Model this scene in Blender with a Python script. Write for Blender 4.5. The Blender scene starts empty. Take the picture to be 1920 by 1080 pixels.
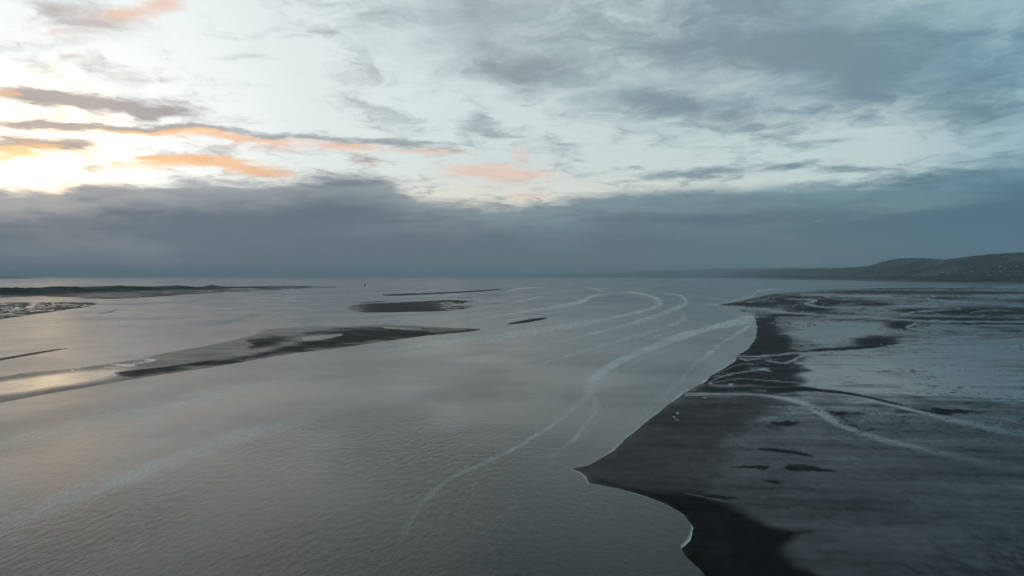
import bpy, math, random
import numpy as np

# ------------------------------------------------------------------ scene, camera
scene = bpy.context.scene
C = scene.collection
CAM_H = 60.0            # drone height above the water, metres
F_PX = 1280.0           # focal length in the photograph's pixels (1920 wide)
Y_HOR = 518.0           # row of the horizon in the photograph
PITCH = math.atan((540.0 - Y_HOR) / F_PX)

cam_d = bpy.data.cameras.new('camera')
cam = bpy.data.objects.new('camera', cam_d)
C.objects.link(cam)
cam_d.sensor_width = 36.0
cam_d.lens = 36.0 * F_PX / 1920.0
cam_d.clip_start = 0.5
cam_d.clip_end = 200000.0
cam.location = (0, 0, CAM_H)
cam.rotation_euler = (math.pi / 2 - PITCH, 0, 0)
scene.camera = cam

vs = scene.view_settings
vs.view_transform = 'Standard'
vs.look = 'None'
vs.exposure = 0.0
vs.gamma = 1.0
vs.use_curve_mapping = False
scene.render.film_transparent = False
cy = scene.cycles
cy.use_denoising = True
cy.max_bounces = 6
cy.volume_bounces = 1
cy.sample_clamp_indirect = 4.0


def srgb(r, g, b):
    def f(c):
        c /= 255.0
        return c / 12.92 if c <= 0.04045 else ((c + 0.055) / 1.055) ** 2.4
    return (f(r), f(g), f(b), 1.0)


def px_dir(x, y):
    """direction (world) in which the photograph's pixel x, y looks"""
    a, b = (x - 960.0) / F_PX, (540.0 - y) / F_PX
    v = np.array([a, math.cos(PITCH) + b * math.sin(PITCH), b * math.cos(PITCH) - math.sin(PITCH)])
    return v / np.linalg.norm(v)


def px_azel(x, y):
    v = px_dir(x, y)
    return math.degrees(math.atan2(v[0], v[1])), math.degrees(math.asin(v[2]))


# ------------------------------------------------------------------ node helper
class NG:
    def __init__(self, tree):
        self.t = tree
        tree.nodes.clear()

    def new(self, kind, **props):
        n = self.t.nodes.new(kind)
        for k, v in props.items():
            setattr(n, k, v)
        return n

    def put(self, sock, val):
        if hasattr(val, 'is_output'):
            self.t.links.new(val, sock)
        elif val is not None:
            sock.default_value = val

    def m(self, op, a, b=None, c=None, clamp=False):
        n = self.new('ShaderNodeMath', operation=op, use_clamp=clamp)
        for i, v in enumerate((a, b, c)):
            self.put(n.inputs[i], v)
        return n.outputs[0]

    def vm(self, op, a, b=None, scale=None):
        n = self.new('ShaderNodeVectorMath', operation=op)
        self.put(n.inputs[0], a)
        if b is not None:
            self.put(n.inputs[1], b)
        if scale is not None:
            self.put(n.inputs['Scale'], scale)
        return n.outputs['Value'] if op in ('LENGTH', 'DOT_PRODUCT', 'DISTANCE') else n.outputs[0]

    def comb(self, x, y, z=0.0):
        n = self.new('ShaderNodeCombineXYZ')
        for i, v in enumerate((x, y, z)):
            self.put(n.inputs[i], v)
        return n.outputs[0]

    def sep(self, v):
        n = self.new('ShaderNodeSeparateXYZ')
        self.put(n.inputs[0], v)
        return n.outputs

    def smooth(self, v, a, b, lo=0.0, hi=1.0, kind='SMOOTHSTEP'):
        n = self.new('ShaderNodeMapRange', interpolation_type=kind)
        n.clamp = True
        for i, q in enumerate((v, a, b, lo, hi)):
            self.put(n.inputs[i], q)
        return n.outputs[0]

    def noise(self, vec, scale, detail=4.0, rough=0.5, dist=0.0, dim='3D', out=0):
        n = self.new('ShaderNodeTexNoise', noise_dimensions=dim)
        self.put(n.inputs['Vector'], vec)
        n.inputs['Scale'].default_value = scale
        n.inputs['Detail'].default_value = detail
        n.inputs['Roughness'].default_value = rough
        n.inputs['Distortion'].default_value = dist
        return n.outputs[out]

    def mapping(self, v, loc=(0, 0, 0), rot=(0, 0, 0), scale=(1, 1, 1), kind='POINT'):
        n = self.new('ShaderNodeMapping', vector_type=kind)
        self.put(n.inputs[0], v)
        n.inputs['Location'].default_value = loc
        n.inputs['Rotation'].default_value = rot
        n.inputs['Scale'].default_value = scale
        return n.outputs[0]

    def mix(self, f, a, b, blend='MIX'):
        n = self.new('ShaderNodeMix', data_type='RGBA', blend_type=blend)
        n.clamp_factor = True
        self.put(n.inputs[0], f)
        self.put(n.inputs[6], a)
        self.put(n.inputs[7], b)
        return n.outputs[2]

    def ramp(self, f, stops, interp='LINEAR'):
        n = self.new('ShaderNodeValToRGB')
        cr = n.color_ramp
        cr.interpolation = interp
        while len(cr.elements) < len(stops):
            cr.elements.new(0.5)
        for e, (p, col) in zip(cr.elements, stops):
            e.position = p
            e.color = col
        self.put(n.inputs[0], f)
        return n.outputs[0]

    def curve(self, v, pts):
        """piecewise curve through pts (x, y) by a Float Curve node; x and y in their own units"""
        x0, x1 = pts[0][0], pts[-1][0]
        y0, y1 = min(p[1] for p in pts), max(p[1] for p in pts)
        n = self.new('ShaderNodeFloatCurve')
        cu = n.mapping.curves[0]
        q = [((x - x0) / (x1 - x0), (y - y0) / (y1 - y0)) for x, y in pts]
        while len(cu.points) < len(q):
            cu.points.new(0.5, 0.5)
        for p, (x, y) in zip(cu.points, q):
            p.location = (x, y)
            p.handle_type = 'AUTO_CLAMPED'
        n.mapping.update()
        self.put(n.inputs['Value'], self.smooth(v, x0, x1, kind='LINEAR'))
        return self.m('MULTIPLY_ADD', n.outputs[0], y1 - y0, y0)


# ------------------------------------------------------------------ sky
SUN_AZ, SUN_EL = px_azel(95, 312)

world = bpy.data.worlds.new('World')
scene.world = world
world.use_nodes = True
g = NG(world.node_tree)
d = g.new('ShaderNodeTexCoord').outputs['Generated']
dx, dy, dz = g.sep(d)
zc = g.m('MAXIMUM', dz, 0.0)
az = g.m('MULTIPLY', g.m('ARCTAN2', dx, dy), 180 / math.pi)
el = g.m('MULTIPLY', g.m('ARCSINE', zc), 180 / math.pi)
P = g.comb(az, el)
# coordinates on a curved cloud deck: features flatten towards the horizon
inv = g.m('DIVIDE', 1.0, g.m('ADD', zc, 0.10))
Q = g.comb(g.m('MULTIPLY', dx, inv), g.m('MULTIPLY', dy, inv))
n_big = g.noise(Q, 1.1, 1.0, 0.5, 0.0, '2D', 1)
n_med = g.noise(g.vm('ADD', Q, (7.3, 2.1, 0)), 3.2, 4.0, 0.58, 0.0, '2D', 1)
c_med = g.vm('SUBTRACT', n_med, (0.5, 0.5, 0.5))
w1 = g.vm('MULTIPLY', g.vm('SUBTRACT', n_big, (0.5, 0.5, 0.5)), (7.0, 2.2, 0))
w2 = g.vm('MULTIPLY', c_med, (5.0, 1.7, 0))
PW = g.vm('ADD', g.vm('ADD', P, w1), w2)
QW = g.vm('MULTIPLY_ADD', c_med, (0.30, 0.30, 0))
g.put(QW.node.inputs[2], Q)
n_fine = g.noise(QW, 4.5, 6.0, 0.66, 0.0, '2D', 0)
n_wisp = g.noise(g.vm('ADD', QW, (4.4, 3.3, 0)), 1.9, 4.0, 0.6, 0.0, '2D', 0)
n_deck = g.noise(g.vm('ADD', QW, (14.4, 8.3, 0)), 0.75, 2.0, 0.55, 0.0, '2D', 0)
PB = g.vm('ADD', P, g.vm('MULTIPLY', w2, (0.8, 0.75, 0)))       # gentler warp for the streaks


def gather(items, base=None):
    """sum of elongated soft clouds: spine from pixel (x0, y0) to (x1, y1), half thickness hw pixels, gain"""
    acc = 0.0
    for (x0, y0, x1, y1, hw, gain) in items:
        a0, e0 = px_azel(x0, y0)
        a1, e1 = px_azel(x1, y1)
        n = g.new('ShaderNodeTexGradient', gradient_type='SPHERICAL')
        tm = n.texture_mapping
        tm.vector_type = 'TEXTURE'
        tm.translation = ((a0 + a1) / 2, (e0 + e1) / 2, 0)
        tm.rotation = (0, 0, math.atan2(e1 - e0, a1 - a0))
        tm.scale = (max(math.hypot(a1 - a0, e1 - e0) / 2 * 1.15, 0.3), hw / F_PX * 57.3, 1)
        g.put(n.inputs[0], base if base is not None else PB)
        acc = g.m('MULTIPLY_ADD', n.outputs[1], gain, acc)
    return acc


# angular distance from the sun's azimuth (0 near, 1 away) carries the colours round the whole sky
sun_dir = (math.sin(math.radians(SUN_AZ)) * math.cos(math.radians(SUN_EL)),
           math.cos(math.radians(SUN_AZ)) * math.cos(math.radians(SUN_EL)), math.sin(math.radians(SUN_EL)))
away = g.m('MULTIPLY', g.m('ARCCOSINE', g.vm('DOT_PRODUCT', d, sun_dir)), 1 / math.pi)

sky_t = g.new('ShaderNodeTexSky', sky_type='NISHITA')
sky_t.sun_disc = False
sky_t.sun_elevation = math.radians(SUN_EL)
sky_t.sun_rotation = math.radians(SUN_AZ)
sky_t.altitude = 60.0
sky_t.dust_density = 0.6
nish = g.vm('SCALE', sky_t.outputs[0], scale=0.10)

# thin high veil: pale, brightest towards the sun
veil = g.ramp(away, [(0.0, (3.6, 2.75, 1.75, 1)), (0.009, (2.4, 1.95, 1.40, 1)), (0.021, (1.55, 1.40, 1.18, 1)), (0.04, (1.06, 1.10, 1.10, 1)), (0.10, (0.83, 0.91, 0.91, 1)), (0.18, srgb(217, 230, 229)),
                     (0.27, srgb(206, 222, 221)), (0.345, srgb(198, 217, 217)), (0.41, srgb(128, 176, 196)), (1.0, srgb(104, 148, 174))])
lowwarm = g.m('MULTIPLY', g.smooth(el, 10.0, 5.0), g.m('MULTIPLY', g.smooth(away, 0.36, 0.16), g.smooth(away, 0.03, 0.12)))
veil = g.mix(g.m('MULTIPLY', lowwarm, 0.8), veil, srgb(246, 234, 214))
col = g.mix(0.93, nish, veil)

f0 = g.m('SUBTRACT', n_fine, 0.5)
wi0 = g.m('SUBTRACT', n_wisp, 0.5)
midn = g.m('ADD', g.m('MULTIPLY', f0, 2.0), g.m('MULTIPLY_ADD', wi0, 1.9, 0.10))
lown = g.m('ADD', g.m('MULTIPLY', f0, 2.1), g.m('MULTIPLY', wi0, 0.5))

# pink, high and thin
pink = gather([(-20, 30, 200, 14, 22, 0.9), (130, 44, 340, 12, 24, 1.4), (60, 66, 190, 54, 14, 0.8), (230, 14, 420, -4, 18, 1.0), (790, 314, 1070, 330, 20, 1.5), (930, 285, 1030, 300, 24, 0.9), (940, 374, 1070, 366, 13, 1.1), (80, 102, 160, 96, 10, 0.6), (620, 300, 760, 310, 14, 0.5), (280, 262, 720, 282, 20, 0.8), (600, 276, 930, 292, 18, 0.8), (820, 338, 1120, 346, 14, 0.6)])
pinkm = g.m('MULTIPLY', g.smooth(g.m('ADD', pink, lown), 0.1, 1.3), g.smooth(pink, 0.0, 0.35))
col = g.mix(g.m('MULTIPLY', pinkm, 0.72), col, srgb(243, 200, 180))

# broad grey film under the veil: soft, thickening to the right; overhead, out of view, added and darkened to dim the water
film = gather([(1150, 10, 2000, 60, 190, 1.5), (560, -10, 1250, 60, 130, 1.0), (1400, 110, 1980, 170, 90, 0.6), (880, 120, 1500, 230, 85, 0.9), (-60, 20, 340, 40, 60, 0.6)], base=PW)
over = g.m('MULTIPLY', g.smooth(el, 19.0, 31.0), g.smooth(away, 0.09, 0.24))
film = g.m('ADD', film, g.m('MULTIPLY', over, 1.2))
filmm = g.smooth(g.m('ADD', film, g.m('MULTIPLY', midn, 0.55)), 0.0, 1.15)
filmc = g.ramp(away, [(0.0, srgb(205, 200, 196)), (0.10, srgb(190, 201, 204)), (0.20, srgb(164, 181, 187)), (0.30, srgb(140, 166, 176)),
                      (0.40, srgb(112, 152, 171)), (0.6, srgb(98, 130, 150)), (1.0, srgb(96, 124, 144))])
filmc = g.mix(g.m('MULTIPLY', over, 0.8), filmc, g.ramp(away, [(0.0, srgb(120, 122, 122)), (0.2, srgb(97, 98, 99)), (0.36, srgb(80, 88, 97)), (0.6, srgb(98, 112, 124)), (1.0, srgb(98, 112, 124))]))
col = g.mix(g.m('MULTIPLY', filmm, 0.88), col, filmc)

# middle cloud: ragged grey sheets, thick at the right
mid = gather([
    (1000, 0, 1950, 100, 95, 1.1), (1300, 60, 1800, 110, 60, 0.7), (1500, 150, 1960, 190, 60, 0.5),
    (870, 128, 1120, 128, 42, 1.3), (1140, 172, 1440, 232, 36, 1.35), (1330, 250, 1560, 262, 22, 1.0),
    (1550, 196, 1720, 168, 34, 0.9), (1740, 235, 1960, 180, 62, 0.95), (1600, 258, 1760, 235, 24, 0.6),
    (850, 240, 940, 208, 28, 1.0), (980, 290, 1080, 262, 20, 0.5), (1080, 262, 1230, 250, 18, 0.7),
    (480, 10, 900, 30, 44, 0.5), (0, 30, 180, 14, 36, 0.8), (500, 130, 900, 190, 60, 0.25), (1150, 90, 1400, 130, 30, 0.35),
])
# a broken deck overhead and behind, of the same cloud, beyond what the picture shows
deck = g.m('MULTIPLY', g.smooth(n_deck, 0.42, 0.66), g.m('MULTIPLY', g.smooth(el, 21.0, 30.0), g.smooth(away, 0.05, 0.30)))
side = g.m('MULTIPLY', g.smooth(n_deck, 0.38, 0.58), g.smooth(g.m('ABSOLUTE', az), 40.0, 50.0))
mid = g.m('ADD', g.m('ADD', mid, g.m('MULTIPLY', deck, 1.0)), g.m('MULTIPLY', side, 0.8))
midm = g.smooth(g.m('ADD', mid, midn), 0.0, 1.45)
strk = gather([
    (1150, 336, 1450, 312, 18, 1.7), (1400, 322, 1600, 298, 14, 1.2), (1540, 324, 1700, 310, 12, 1.0),
    (330, 104, 580, 109, 12, 0.8), (210, 152, 350, 147, 9, 0.7), (560, 180, 640, 186, 9, 0.4), (640, 214, 720, 222, 8, 0.3),
    (-60, 172, 200, 190, 16, 2.0), (90, 182, 340, 214, 15, 2.1), (230, 224, 340, 209, 13, 1.2), (-60, 206, 150, 217, 10, 1.0),
    (-60, 233, 200, 236, 13, 1.9), (80, 238, 440, 240, 11, 2.0), (360, 242, 660, 258, 11, 1.8), (560, 260, 910, 268, 12, 1.7), (740, 278, 900, 283, 8, 1.1),
    (-60, 270, 220, 265, 12, 2.0), (520, 288, 670, 284, 8, 0.8), (720, 354, 850, 344, 8, 0.8), (330, 300, 420, 304, 8, 0.7), (900, 374, 1010, 366, 9, 0.8),
])
strkm = g.smooth(g.m('ADD', strk, lown), 0.1, 1.45)
midc = g.ramp(away, [(0.0, srgb(186, 168, 160)), (0.08, srgb(164, 169, 172)), (0.18, srgb(146, 158, 164)), (0.30, srgb(122, 146, 157)),
                     (0.42, srgb(98, 132, 150)), (1.0, srgb(86, 114, 133))])
col = g.mix(g.m('MULTIPLY', midm, 0.9), col, midc)

# undersides lit orange near the sun
oran = gather([
    (100, 246, 420, 246, 7, 1.5), (280, 247, 600, 264, 11, 1.7), (480, 262, 800, 281, 10, 1.2), (680, 280, 900, 287, 8, 1.1),
    (-60, 298, 110, 272, 15, 1.9), (200, 304, 450, 301, 15, 1.8), (350, 298, 560, 324, 17, 2.0), (460, 329, 660, 322, 8, 0.7), (-40, 180, 50, 172, 12, 0.8), (150, 34, 300, 18, 13, 0.9),
])
oranm = g.m('MULTIPLY', g.smooth(g.m('ADD', oran, g.m('MULTIPLY', lown, 1.0)), 0.1, 1.6), g.smooth(oran, 0.0, 0.4))
oranc = g.ramp(away, [(0.0, (1.3, 0.74, 0.30, 1)), (0.045, (1.10, 0.62, 0.28, 1)), (0.075, srgb(252, 196, 150)), (0.11, srgb(246, 196, 168)), (0.2, srgb(236, 192, 176)), (1.0, srgb(200, 170, 160))])
col = g.mix(g.m('MULTIPLY', strkm, 0.9), col, midc)
col = g.mix(g.m('MULTIPLY', oranm, 0.85), col, oranc)

# the low bank of stratus along the horizon
tops = [(-60, 330), (0, 346), (120, 346), (200, 340), (300, 346), (370, 331), (480, 338), (600, 324), (690, 326), (738, 338), (765, 362), (830, 374), (910, 384),
        (1000, 378), (1070, 368), (1180, 354), (1400, 352), (1550, 341), (1720, 324), (1930, 290), (2050, 275)]
pts = [px_azel(*t) for t in tops]
pts = [(-180, 8.5), (-90, 9.0), (-60, 8.5)] + pts + [(65, 11.0), (120, 12.0), (180, 8.5)]
AZW = g.m('ADD', az, g.m('MULTIPLY', g.sep(w2)[0], 0.35))
top = g.curve(AZW, pts)
n_bank = g.noise(g.mapping(PB, scale=(0.075, 0.34, 1)), 1.0, 3.0, 0.55, 0.0, '2D')
nb0 = g.m('SUBTRACT', n_bank, 0.5)
edge = g.m('ADD', g.m('SUBTRACT', top, el), g.m('ADD', g.m('MULTIPLY', f0, 1.5), g.m('ADD', g.m('MULTIPLY', g.sep(w2)[1], 0.4), g.m('MULTIPLY', nb0, 1.2))))
bankm = g.smooth(edge, -0.65, 0.75)
bankc_hi = g.ramp(away, [(0.0, srgb(176, 174, 174)), (0.10, srgb(152, 160, 167)), (0.2, srgb(126, 145, 153)), (0.32, srgb(118, 149, 160)), (0.42, srgb(104, 143, 160)), (1.0, srgb(88, 116, 136))])
bankc_lo = g.ramp(away, [(0.0, srgb(100, 111, 124)), (0.12, srgb(97, 111, 124)), (0.22, srgb(94, 113, 125)), (0.32, srgb(86, 115, 129)), (0.42, srgb(76, 110, 129)), (1.0, srgb(68, 92, 110))])
depth = g.m('ADD', g.smooth(edge, 0.1, 3.4), g.m('MULTIPLY', nb0, 1.0))
bankc = g.mix(depth, bankc_hi, bankc_lo)
bankd = gather([(1000, 404, 1540, 413, 16, 1.3), (1480, 434, 1980, 400, 24, 1.2), (1500, 350, 1980, 318, 22, 0.9), (640, 400, 980, 420, 22, 0.5), (500, 334, 735, 340, 14, 1.2)])
bankc = g.mix(g.m('MULTIPLY', g.smooth(g.m('ADD', bankd, g.m('MULTIPLY', lown, 0.8)), 0.05, 1.1), 0.6), bankc, g.ramp(away, [(0.0, srgb(108, 118, 130)), (0.2, srgb(90, 107, 120)), (0.4, srgb(72, 104, 124)), (1, srgb(60, 84, 100))]))
bankl = gather([(1100, 398, 1560, 386, 16, 0.8), (1500, 400, 1940, 366, 20, 1.0), (120, 372, 420, 366, 22, 0.7), (720, 380, 1000, 404, 12, 0.5)])
bankc = g.mix(g.m('MULTIPLY', g.smooth(g.m('ADD', bankl, g.m('MULTIPLY', lown, 0.8)), 0.05, 1.2), 0.6), bankc, g.ramp(away, [(0.0, srgb(172, 172, 174)), (0.2, srgb(140, 154, 162)), (0.4, srgb(112, 146, 156)), (1, srgb(80, 106, 126))]))
col = g.mix(g.m('MULTIPLY', bankm, 0.96), col, bankc)
slit = gather([(1150, 352, 1420, 346, 5, 1.6), (1490, 418, 1620, 412, 3.0, 0.4)])
col = g.mix(g.m('MULTIPLY', g.m('MULTIPLY', g.smooth(g.m('ADD', slit, lown), 0.1, 1.5), g.smooth(slit, 0.0, 0.4)), 0.7), col, srgb(200, 206, 200))

bg = g.new('ShaderNodeBackground')
g.put(bg.inputs[0], col)
bg.inputs[1].default_value = 1.0
wo = g.new('ShaderNodeOutputWorld')
g.put(wo.inputs[0], bg.outputs[0])
world.cycles.sampling_method = 'NONE'

# the sun: low, behind the cloud bank, weak and wide
sd = bpy.data.lights.new('sun', 'SUN')
sd.energy = 0.05
sd.angle = math.radians(60)
sd.color = (1.0, 0.80, 0.58)
sun = bpy.data.objects.new('sun', sd)
C.objects.link(sun)
from mathutils import Vector
sun.rotation_euler = Vector([-c for c in sun_dir]).to_track_quat('-Z', 'Y').to_euler()

# ------------------------------------------------------------------ geometry helpers
rng = np.random.default_rng(7)


def px_ground(x, y, z=0.0):
    """point of the plane at height z that the photograph shows at pixel x, y"""
    v = px_dir(x, y)
    t = (z - CAM_H) / v[2]
    return np.array([v[0] * t, v[1] * t, z])


def to_px(x, y, z=0.0):
    dep = y * math.cos(PITCH) + (CAM_H - z) * math.sin(PITCH)
    up = y * math.sin(PITCH) - (CAM_H - z) * math.cos(PITCH)
    dep = np.maximum(dep, 1e-3)
    return 960.0 + F_PX * x / dep, 540.0 - F_PX * up / dep


def mesh_np(name, verts, quads, mat=None, attrs=None, smooth=True, tris=None):
    me = bpy.data.meshes.new(name)
    verts = np.asarray(verts, np.float32)
    nq = 0 if quads is None else len(quads)
    nt = 0 if tris is None else len(tris)
    idx = np.concatenate(([np.asarray(quads, np.int32).ravel()] if nq else []) + ([np.asarray(tris, np.int32).ravel()] if nt else []))
    me.vertices.add(len(verts))
    me.vertices.foreach_set('co', verts.ravel())
    me.loops.add(len(idx))
    me.loops.foreach_set('vertex_index', idx)
    me.polygons.add(nq + nt)
    start = np.concatenate([np.arange(nq) * 4, nq * 4 + np.arange(nt) * 3]).astype(np.int32)
    me.polygons.foreach_set('loop_start', start)
    me.polygons.foreach_set('use_smooth', np.full(nq + nt, smooth, bool))
    me.update(calc_edges=True)
    for k, a in (attrs or {}).items():
        at = me.attributes.new(k, 'FLOAT', 'POINT')
        at.data.foreach_set('value', np.asarray(a, np.float32))
    if mat:
        me.materials.append(mat)
    return me


def link(name, me, parent=None, **props):
    o = bpy.data.objects.new(name, me)
    C.objects.link(o)
    if parent is not None:
        o.parent = parent
    for k, v in props.items():
        o[k] = v
    return o


def grid_quads(nr, nc, wrap=False):
    r, c = np.meshgrid(np.arange(nr - 1), np.arange(nc if wrap else nc - 1), indexing='ij')
    c2 = (c + 1) % nc
    return np.stack([r * nc + c, r * nc + c2, (r + 1) * nc + c2, (r + 1) * nc + c], -1).reshape(-1, 4)


def _hash(ix, iy, seed):
    h = (ix.astype(np.int64) * 374761393 + iy.astype(np.int64) * 668265263 + seed * 2147483647) & 0xFFFFFFFF
    h = ((h ^ (h >> 13)) * 1274126177) & 0xFFFFFFFF
    return ((h ^ (h >> 16)) & 0xFFFFFF) / float(0xFFFFFF)


def vnoise(x, y, seed=0):
    ix, iy = np.floor(x), np.floor(y)
    fx, fy = x - ix, y - iy
    fx, fy = fx * fx * fx * (fx * (fx * 6 - 15) + 10), fy * fy * fy * (fy * (fy * 6 - 15) + 10)
    a, b = _hash(ix, iy, seed), _hash(ix + 1, iy, seed)
    c, d = _hash(ix, iy + 1, seed), _hash(ix + 1, iy + 1, seed)
    return (a * (1 - fx) + b * fx) * (1 - fy) + (c * (1 - fx) + d * fx) * fy


def fbm(x, y, seed=0, octaves=4, gain=0.5):
    s, a, t = 0.0, 1.0, 0.0
    for i in range(octaves):
        s = s + a * vnoise(x * 2 ** i + 17.3 * i, y * 2 ** i - 9.1 * i, seed + i)
        t += a
        a *= gain
    return s / t


def sstep(a, b, x):
    t = np.clip((x - a) / (b - a), 0, 1)
    return t * t * (3 - 2 * t)


def catmull(pts, n=6, closed=False):
    p = np.asarray(pts, float)
    if closed:
        q = np.concatenate([p[-1:], p, p[:2]])
        m = len(p)
    else:
        q = np.concatenate([2 * p[:1] - p[1:2], p, 2 * p[-1:] - p[-2:-1]])
        m = len(p) - 1
    out = []
    for i in range(m):
        a, b, c, d = q[i], q[i + 1], q[i + 2], q[i + 3]
        for k in range(n):
            t = k / n
            out.append(0.5 * (2 * b + (c - a) * t + (2 * a - 5 * b + 4 * c - d) * t * t + (3 * b - a - 3 * c + d) * t ** 3))
    if not closed:
        out.append(p[-1])
    return np.array(out)


XS = 0.45      # distances on the flats count less along the shore than across it


def stroke(u, v, pts, soft=0.5):
    """soft line on the ground traced through (x, y, half width, strength)"""
    p = catmull(pts, 6)
    out = np.zeros_like(u)
    for a, b in zip(p[:-1], p[1:]):
        w = max(a[2], b[2]) * 1.8 + 1
        sel = np.nonzero((u > min(a[0], b[0]) - w * 2.5) & (u < max(a[0], b[0]) + w * 2.5) & (v > min(a[1], b[1]) - w) & (v < max(a[1], b[1]) + w))[0]
        if not len(sel):
            continue
        ux, vy = u[sel] * 0.75, v[sel]
        ax, ay, bx, by = a[0] * 0.75, a[1], b[0] * 0.75, b[1]
        L = (bx - ax) ** 2 + (by - ay) ** 2 + 1e-9
        t = np.clip(((ux - ax) * (bx - ax) + (vy - ay) * (by - ay)) / L, 0, 1)
        dd = np.hypot(ux - ax - t * (bx - ax), vy - ay - t * (by - ay))
        hw = a[2] + t * (b[2] - a[2])
        st = a[3] + t * (b[3] - a[3])
        out[sel] = np.maximum(out[sel], st * (1 - sstep(hw * (1 - soft), hw * (1 + soft), dd)))
    return out


def sdist(u, v, poly, xs=XS):
    """signed distance to a closed outline (positive inside)"""
    p = np.asarray(poly, float)
    q = np.roll(p, -1, 0)
    dmin = np.full(u.shape, 1e9)
    inside = np.zeros(u.shape, bool)
    for a, b in zip(p, q):
        ax, ay, bx, by = a[0] * xs, a[1], b[0] * xs, b[1]
        L = (bx - ax) ** 2 + (by - ay) ** 2 + 1e-9
        t = np.clip(((u * xs - ax) * (bx - ax) + (v - ay) * (by - ay)) / L, 0, 1)
        dmin = np.minimum(dmin, (u * xs - ax - t * (bx - ax)) ** 2 + (v - ay - t * (by - ay)) ** 2)
        if a[1] != b[1]:
            c = (v < a[1]) != (v < b[1])
            inside ^= c & (u < (b[0] - a[0]) * (v - a[1]) / (b[1] - a[1]) + a[0])
    dd = np.sqrt(dmin)
    return np.where(inside, dd, -dd)


def ell(u, v, x, y, rx, ry, rot=0.0):
    c, s = math.cos(rot), math.sin(rot)
    a, b = u - x, v - y
    return np.clip(1 - np.hypot((a * c + b * s) / rx, (-a * s + b * c) / ry), 0, 1)


# ------------------------------------------------------------------ materials
def new_mat(name):
    m = bpy.data.materials.new(name)
    m.use_nodes = True
    return m, NG(m.node_tree)


def attr(k, name):
    n = k.new('ShaderNodeAttribute', attribute_name=name)
    return n.outputs['Fac']


def finish(k, bsdf):
    o = k.new('ShaderNodeOutputMaterial')
    k.put(o.inputs[0], bsdf.outputs[0])


def water_material():
    m, k = new_mat('estuary water')
    pos = k.new('ShaderNodeNewGeometry').outputs['Position']
    foam, calm = attr(k, 'foam'), attr(k, 'calm')
    pr = k.mapping(pos, rot=(0, 0, 0.35), scale=(1, 0.5, 1))
    n1 = k.noise(pr, 0.55, 5.0, 0.74, 0.3, '2D')
    n2 = k.noise(pos, 0.09, 2.0, 0.5, 0.0, '2D')
    n3 = k.noise(pos, 0.012, 3.0, 0.5, 0.0, '2D')
    speck = k.noise(pos, 2.3, 2.0, 0.6, 0.0, '2D')
    gust = k.smooth(n3, 0.35, 0.68)
    froth = k.smooth(k.m('MULTIPLY_ADD', k.m('SUBTRACT', speck, 0.5), k.smooth(foam, 0.0, 0.2, 0.0, 1.0), foam), 0.05, 0.95)
    b = k.new('ShaderNodeBsdfPrincipled')
    k.put(b.inputs['Base Color'], k.mix(k.m('MULTIPLY', froth, 0.95), k.mix(n2, (0.024, 0.025, 0.025, 1), (0.032, 0.031, 0.029, 1)), (0.90, 0.83, 0.73, 1)))
    rough = k.m('ADD', k.m('MULTIPLY_ADD', gust, 0.05, 0.12), k.m('MULTIPLY', froth, 0.3))
    k.put(b.inputs['Roughness'], k.m('SUBTRACT', rough, k.m('MULTIPLY', calm, 0.08), clamp=True))
    b.inputs['IOR'].default_value = 1.333
    bump = k.new('ShaderNodeBump')
    k.put(bump.inputs['Strength'], k.m('MULTIPLY', k.m('MULTIPLY_ADD', gust, 0.55, 0.60), k.m('SUBTRACT', 1.0, k.m('MULTIPLY', calm, 0.7))))
    bump.inputs['Distance'].default_value = 0.17
    k.put(bump.inputs['Height'], n1)
    k.put(b.inputs['Normal'], bump.outputs[0])
    finish(k, b)
    return m


def sand_material():
    """wet: 0 drained, matt sand - 1 under a mirror of standing water; tone: 0 black mud - 1 pale sand"""
    m, k = new_mat('tidal sand')
    pos = k.new('ShaderNodeNewGeometry').outputs['Position']
    wet, tone = attr(k, 'wet'), attr(k, 'tone')
    n1 = k.noise(pos, 0.35, 5.0, 0.62, 0.3, '2D')
    n2 = k.noise(k.mapping(pos, scale=(0.6, 1.6, 1)), 2.6, 3.0, 0.6, 0.0, '2D')
    n3 = k.noise(pos, 0.05, 3.0, 0.55, 0.0, '2D')
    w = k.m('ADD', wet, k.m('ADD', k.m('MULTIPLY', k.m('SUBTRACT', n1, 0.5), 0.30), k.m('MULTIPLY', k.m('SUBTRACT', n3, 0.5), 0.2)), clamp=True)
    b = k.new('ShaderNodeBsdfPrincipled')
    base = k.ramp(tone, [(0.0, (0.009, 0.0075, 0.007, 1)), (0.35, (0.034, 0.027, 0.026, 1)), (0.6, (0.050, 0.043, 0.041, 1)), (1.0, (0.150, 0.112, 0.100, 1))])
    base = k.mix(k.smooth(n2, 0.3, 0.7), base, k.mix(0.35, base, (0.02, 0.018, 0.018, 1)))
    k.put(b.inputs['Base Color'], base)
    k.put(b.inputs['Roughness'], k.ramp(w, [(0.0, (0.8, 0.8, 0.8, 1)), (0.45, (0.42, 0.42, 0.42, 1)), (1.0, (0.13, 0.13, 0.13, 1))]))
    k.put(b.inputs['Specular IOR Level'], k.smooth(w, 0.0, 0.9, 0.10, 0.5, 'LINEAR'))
    b.inputs['IOR'].default_value = 1.34
    bump = k.new('ShaderNodeBump')
    k.put(bump.inputs['Strength'], k.smooth(w, 0.2, 1.0, 0.55, 0.06, 'LINEAR'))
    bump.inputs['Distance'].default_value = 0.10
    k.put(bump.inputs['Height'], n2)
    k.put(b.inputs['Normal'], bump.outputs[0])
    finish(k, b)
    return m


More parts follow.
